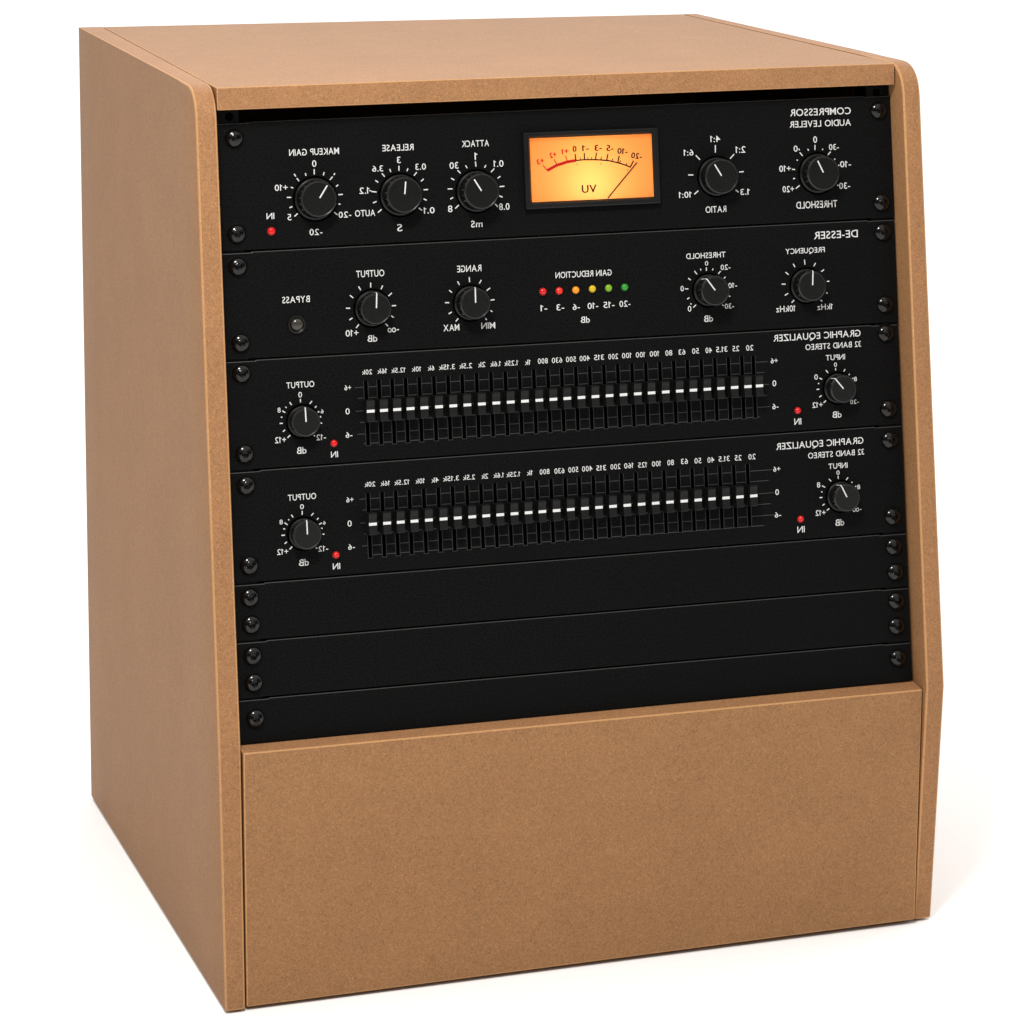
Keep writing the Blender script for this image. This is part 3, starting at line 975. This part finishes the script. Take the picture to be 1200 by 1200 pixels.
def frame_ring(bm, outer, inner, z_out, z_in, z_base):
    """bevelled picture frame; rings of four corners"""
    def ring(u0, u1, v0, v1, z):
        return [bm.verts.new((a * MM, (b - oy) * MM, z * MM)) for a, b in ((u0, v0), (u1, v0), (u1, v1), (u0, v1))]
    u0, u1, v0, v1 = outer
    a0, a1, b0, b1 = inner
    e = 0.7
    rs = [ring(u0, u1, v0, v1, z_base), ring(u0, u1, v0, v1, z_out - e), ring(u0 + e * .4, u1 - e * .4, v0 + e * .4, v1 - e * .4, z_out - e * .2),
          ring(u0 + e * 1.2, u1 - e * 1.2, v0 + e * 1.2, v1 - e * 1.2, z_out),
          ring(a0 - 1.6, a1 + 1.6, b0 - 1.6, b1 + 1.6, z_out), ring(a0 - 1.1, a1 + 1.1, b0 - 1.1, b1 + 1.1, z_out - .5),
          ring(a0 - .2, a1 + .2, b0 - .2, b1 + .2, z_in), ring(a0, a1, b0, b1, z_in - .4)]
    for k in range(len(rs) - 1):
        for i in range(4):
            j = (i + 1) % 4
            bm.faces.new((rs[k][i], rs[k][j], rs[k + 1][j], rs[k + 1][i]))


bm = bmesh.new()
frame_ring(bm, (MU0, MU1, MV0, MV1), (IU0, IU1, IV0, IV1), 4.2, 2.6, 0.0)
meter = bm_obj('needle_meter', bm, comp, (M_BEZEL,))
bm = bmesh.new()
r_in = [(IU0, IV0), (IU1, IV0), (IU1, IV1), (IU0, IV1)]
va = [bm.verts.new((a * MM, (b - oy) * MM, 2.2 * MM)) for a, b in r_in]
vb = [bm.verts.new((a * MM, (b - oy) * MM, 0.25 * MM)) for a, b in r_in]
for i in range(4):
    j = (i + 1) % 4
    bm.faces.new((va[i], va[j], vb[j], vb[i]))
bm_obj('liner', bm, meter, (M_LINER,))
bm = bmesh.new()
bm.faces.new([bm.verts.new((a * MM, (b - oy) * MM, 0.2 * MM)) for a, b in r_in])
bm_obj('dial', bm, meter, (M_DIAL,), fix=False)
# lamp housing behind the translucent dial: an open amber-lined box with one small bulb near its foot
bm = bmesh.new()
vb = [bm.verts.new((a * MM, (b - oy) * MM, 0.1 * MM)) for a, b in r_in]
vc = [bm.verts.new((a * MM, (b - oy) * MM, -36 * MM)) for a, b in r_in]
for i in range(4):
    j = (i + 1) % 4
    bm.faces.new((vb[i], vb[j], vc[j], vc[i]))
bm.faces.new(vc)
bm_obj('lamp_housing', bm, meter, (M_HOUSING,))
bm = bmesh.new()
zd = 0.30
arc = [(229.48, 374.3), (236.52, 377.6), (244.15, 379.6), (250.42, 380.35), (256.62, 380.6), (262.9, 380.4), (268.45, 380.0), (273.99, 379.3),
       (280.61, 377.6), (285.4, 376.0), (289.88, 374.1)]
for i in range(len(arc) - 1):
    red = i < 3
    put_bar(bm, *arc[i], *arc[i + 1], 2.0 if red else 0.95, zd + .02 * (i % 2), oy, 1 if red else 0)
MT = [(226.44, 378.11, 229.5, 374.5), (234.66, 381.72, 236.53, 378.15), (243.02, 384.01, 244.15, 380.03), (249.97, 384.79, 250.42, 380.22),
      (256.63, 385.24, 256.62, 380.68), (265.41, 385.07, 264.57, 380.54), (273.71, 383.88, 272.61, 379.79), (281.82, 382.24, 280.61, 377.71),
      (292.12, 378.58, 289.6, 374.28), (253.54, 382.11, 253.66, 380.53), (259.0, 382.25, 259.22, 380.75), (261.77, 382.23, 261.81, 380.83),
      (268.81, 382.13, 268.45, 380.22), (277.01, 380.5, 276.57, 379.02), (282.81, 379.12, 281.82, 377.67), (287.1, 377.02, 286.39, 375.46)]
for i, t in enumerate(MT):
    put_bar(bm, *t, 0.7 if i < 3 else (0.95 if i < 9 else 0.65), zd + .05, oy, 1 if i < 3 else 0)
for (a, b) in ((251.23, 377.56), (268.52, 377.31), (287.46, 372.16)):
    put_bar(bm, a - .35, b, a + .35, b, 0.7, zd, oy, 0)
ML = [('+3', 224.95, 380.79, 5.02, 3.66, .30), ('+2', 234.14, 384.79, 4.76, 3.66, .22), ('+1', 242.87, 386.91, 4.59, 3.67, .12),
      ('0', 249.74, 388.31, 2.58, 3.93, 0), ('-1', 257.69, 388.53, 4.61, 3.94, 0), ('-3', 266.89, 388.35, 5.09, 3.94, 0),
      ('-5', 275.41, 387.85, 4.92, 3.95, -.06), ('-10', 284.38, 385.49, 7.26, 3.95, -.10), ('-20', 294.49, 381.84, 7.65, 3.96, -.16),
      ('VU', 259.16, 360.58, 10.43, 5.25, 0)]
for i, (s, u, v, w, h, ro) in enumerate(ML):
    for du, dv in ((-.17, -.08), (.0, .10), (.17, -.02)):
        put_text(bm, s, u + du, v + dv, w, h, zd + du * .2, oy, 1 if i < 3 else 0, ro)
bm_obj('scale_markings', bm, meter, (M_DARKINK, M_REDINK), fix=False)
bm = bmesh.new()
put_bar(bm, 272.0, 353.6, 294.21, 377.18, 0.95, 1.3, oy)
bm_obj('needle', bm, meter, (M_NEEDLE,), fix=False)
bm = bmesh.new()
box(bm, (IU0 - .1) * MM, (IU1 + .1) * MM, (IV0 - .1 - oy) * MM, (IV1 + .1 - oy) * MM, 2.30 * MM, 2.45 * MM)
bm_obj('glass', bm, meter, (M_GLASS,))
# the meter's own bulb, in the housing behind the dial
ld = bpy.data.lights.new('meter_bulb', 'POINT')
ld.shadow_soft_size = 0.003
ld.energy = 0.047
ld.color = (1.0, 0.82, 0.48)
bulb = bpy.data.objects.new('meter_bulb', ld)
COL.objects.link(bulb)
bulb.parent = meter
bulb.location = (261.0 * MM, (364.0 - oy) * MM, -27.0 * MM)

# ------------------------------------------------------------------ de-esser
oy = 257.4
de = thing('de_esser', 'black de-esser unit with a row of six coloured lights and a bypass button', 'audio de-esser', slope_frame(oy))
faceplate(de, 329.0, 329.6, 258.8, 256.7, oy, uL=2.6, uR=485.8)
fit_screws(de, (2, 3), oy)
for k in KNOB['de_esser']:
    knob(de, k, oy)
markings('de_esser', de, oy)
for (u, v), c in zip(((222.87, 292.07), (234.56, 291.93), (246.44, 291.84), (258.44, 292.03), (270.19, 291.96), (281.91, 291.89)),
                     ('red', 'scarlet', 'amber', 'yellow', 'lime', 'green')):
    lamp(de, u, v, oy, c, 2.5)
bm = bmesh.new()
prof = [(6.3, 0.0), (6.3, 1.0), (5.9, 1.5), (5.1, 1.6), (4.5, 1.2), (4.4, 0.4)]
lathe(bm, [(a * MM, b * MM) for a, b in prof], 0, 0, 48)
btn = bm_obj('bypass_button', bm, de, (M_BEZEL,), smooth=30)
btn.location = (51.1 * MM, (279.3 - oy) * MM, 0)
bm = bmesh.new()
prof = [(4.1, 0.2), (4.1, 1.0)] + [(4.0 * math.cos(a) if a < 1.55 else 0, 1.2 + 1.9 * math.sin(a)) for a in [math.pi / 2 * i / 8 for i in range(9)]]
prof[-1] = (0, prof[-1][1])
lathe(bm, [(a * MM, b * MM) for a, b in prof], 0, 0, 40)
bm_obj('lens', bm, btn, (M_LENS,), smooth=40)

# ------------------------------------------------------------------ graphic equalizers
E1 = [96.52, 105.6, 114.7, 123.95, 133.58, 143.72, 153.65, 163.49, 173.66, 183.8, 193.97, 204.06, 214.23, 224.26, 234.19, 244.34, 254.4,
      264.61, 274.67, 285.01, 295.07, 305.41, 315.66, 325.69, 335.93, 346.02, 356.14, 366.11, 374.69]
E2 = [94.92, 104.65, 114.05, 123.54, 133.54, 143.74, 153.67, 163.76, 173.58, 183.43, 193.49, 203.46, 213.27, 223.43, 233.55, 243.7, 253.83,
      263.92, 274.23, 284.64, 294.89, 305.36, 315.74, 326.03, 336.22, 346.63, 356.95, 367.24]


def make_fader():
    """slot edging (part) with its dark slot and its cap (sub-parts), local origin at the slot centre"""
    hw, hv = 1.28, 21.7
    bm = bmesh.new()
    for (a, b, c, d) in ((-hw - .42, -hw, -hv, hv), (hw, hw + .42, -hv, hv)):
        box(bm, a * MM, b * MM, c * MM, d * MM, 0, 0.22 * MM)
    box(bm, (-hw - .42) * MM, (hw + .42) * MM, (-hv - .42) * MM, -hv * MM, 0, 0.22 * MM)
    rim = bm_obj('fader', bm, None, (M_RIM,))
    bm = bmesh.new()
    n = 8
    pts = [(-hw, hv), (-hw, -hv)] + [(hw * math.cos(math.pi + math.pi * i / n), -hv - 0.9 * hw * math.sin(math.pi * i / n) * 0.3) for i in range(1, n)] + [(hw, -hv), (hw, hv)]
    bm.faces.new([bm.verts.new((a * MM, b * MM, 0.08 * MM)) for a, b in pts])  # flat sheet, painted black for the shade inside a slot
    slot = bm_obj('slot', bm, rim, (M_SHADE_BLACK,))
    for p in slot.data.polygons:
        if p.normal.z < 0:
            p.flip()
    # cap: shallow hollow face, white line across the middle
    bm = bmesh.new()
    prof = [(-7.35, 2.2), (-7.45, 9.9), (-7.1, 10.75), (-6.5, 10.95), (-3.6, 10.42), (-.95, 10.28), (.95, 10.28), (3.6, 10.5), (6.4, 11.0), (7.1, 10.8), (7.4, 9.9), (7.3, 2.2)]
    w0, w1 = 3.05, 2.66
    for k in range(len(prof) - 1):
        pass
    L, Rr, L2, R2 = [], [], [], []
    for (y, z) in prof:
        t = (z - 2.2) / 8.8
        w = w0 + (w1 - w0) * t
        L.append(bm.verts.new((-w * MM, y * MM, z * MM)))
        Rr.append(bm.verts.new((w * MM, y * MM, z * MM)))
    for k in range(len(prof) - 1):
        f = bm.faces.new((L[k], Rr[k], Rr[k + 1], L[k + 1]))
        f.material_index = 1 if k == 5 else 0
    bm.faces.new(L)
    bm.faces.new(list(reversed(Rr)))
    # stem down into the slot
    box(bm, -.6 * MM, .6 * MM, -2.2 * MM, 2.2 * MM, 0.1 * MM, 2.3 * MM)
    cap = bm_obj('cap', bm, rim, (M_CAPM, M_INK))
    return rim


def copy_part(o, parent):
    c = o.copy()
    COL.objects.link(c)
    c.parent = parent
    for ch in o.children:
        d = ch.copy()
        COL.objects.link(d)
        d.parent = c
    return c


fader0 = make_fader()


def equalizer(unit, label, oy, plate, screws, lamps, caps, v_cap, v_slot, rows, uL, uR, first):
    eq = thing('graphic_equalizer', label, 'graphic equalizer', slope_frame(oy), 'graphic equalizers in the rack')
    faceplate(eq, *plate, oy, uL=uL, uR=uR)
    fit_screws(eq, screws, oy)
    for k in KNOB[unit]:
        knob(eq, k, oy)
    markings(unit, eq, oy)
    for (u, v) in lamps:
        lamp(eq, u, v, oy, 'red', 2.35)
    bm = bmesh.new()
    ends = [(88.9, 385.4), (90.7, 382.8), (88.9, 386.0), (91.3, 383.6), (89.6, 386.0), (93.5, 378.0)]
    for (va, vb), (a, b) in zip(rows, ends):
        put_bar(bm, a, va, b, vb, 0.46, 0.05, oy)
    bm_obj('scale_lines', bm, eq, (M_GREYINK,), fix=False)
    for i, (u, (va, vb)) in enumerate(caps):
        if first and i == 0:
            f = fader0
            f.parent = eq
        else:
            f = copy_part(fader0, eq)
        f.location = (u * MM, (v_slot - oy) * MM, 0)
        for ch in f.children:
            if ch.name.split('.')[0] == 'cap':
                ch.location = (0, (va - v_slot) * MM, 0)
    return eq


capsA = [(u, (219.37 + (218.81 - 219.37) * (u - 96.5) / 278, 0)) for u in E1]
capsB = [(u, (144.18 + (142.84 - 144.18) * (u - 94.9) / 272.3, 0)) for u in E2]
equalizer('graphic_equalizer_a', 'black graphic equalizer with a row of faders, directly under the unit with coloured lights', 183.9,
          (257.6, 255.4, 185.8, 184.6), (4, 5), ((72.97, 198.84), (406.38, 198.94)), capsA, 219.1, 217.5,
          ((234.9, 234.5), (227.7, 227.2), (219.2, 218.6), (211.5, 210.9), (203.7, 203.0), (197.2, 196.3)), 2.2, 485.4, True)
equalizer('graphic_equalizer_b', 'black graphic equalizer with a row of faders, directly above the blank black panels', 108.9,
          (184.6, 183.4, 111.4, 108.1), (6, 7), ((71.36, 124.57), (405.38, 122.86)), capsB, 143.5, 142.4,
          ((160.3, 158.9), (152.9, 151.6), (144.4, 142.8), (136.9, 135.3), (129.0, 127.3), (122.6, 120.4)), 2.2, 485.4, False)

# ------------------------------------------------------------------ blank panels
for lab, plate, sc in (
        ('plain black blank panel with four screws, directly under the lower graphic equalizer', (110.2, 106.9, 73.3, 69.3), (8, 9)),
        ('plain black blank panel with four screws, between two other blank panels', (72.1, 68.1, 35.3, 30.5), (10, 11)),
        ('plain black blank panel with two screws, lowest, just above the tan lower board', (34.1, 29.3, 4.9, 2.0), (12,))):
    oy = min(plate[2:])
    bp = thing('blank_panel', lab, 'blank panel', slope_frame(oy), 'blank rack panels')
    faceplate(bp, *plate, oy, uL=1.9, uR=485.6)
    fit_screws(bp, sc, oy)
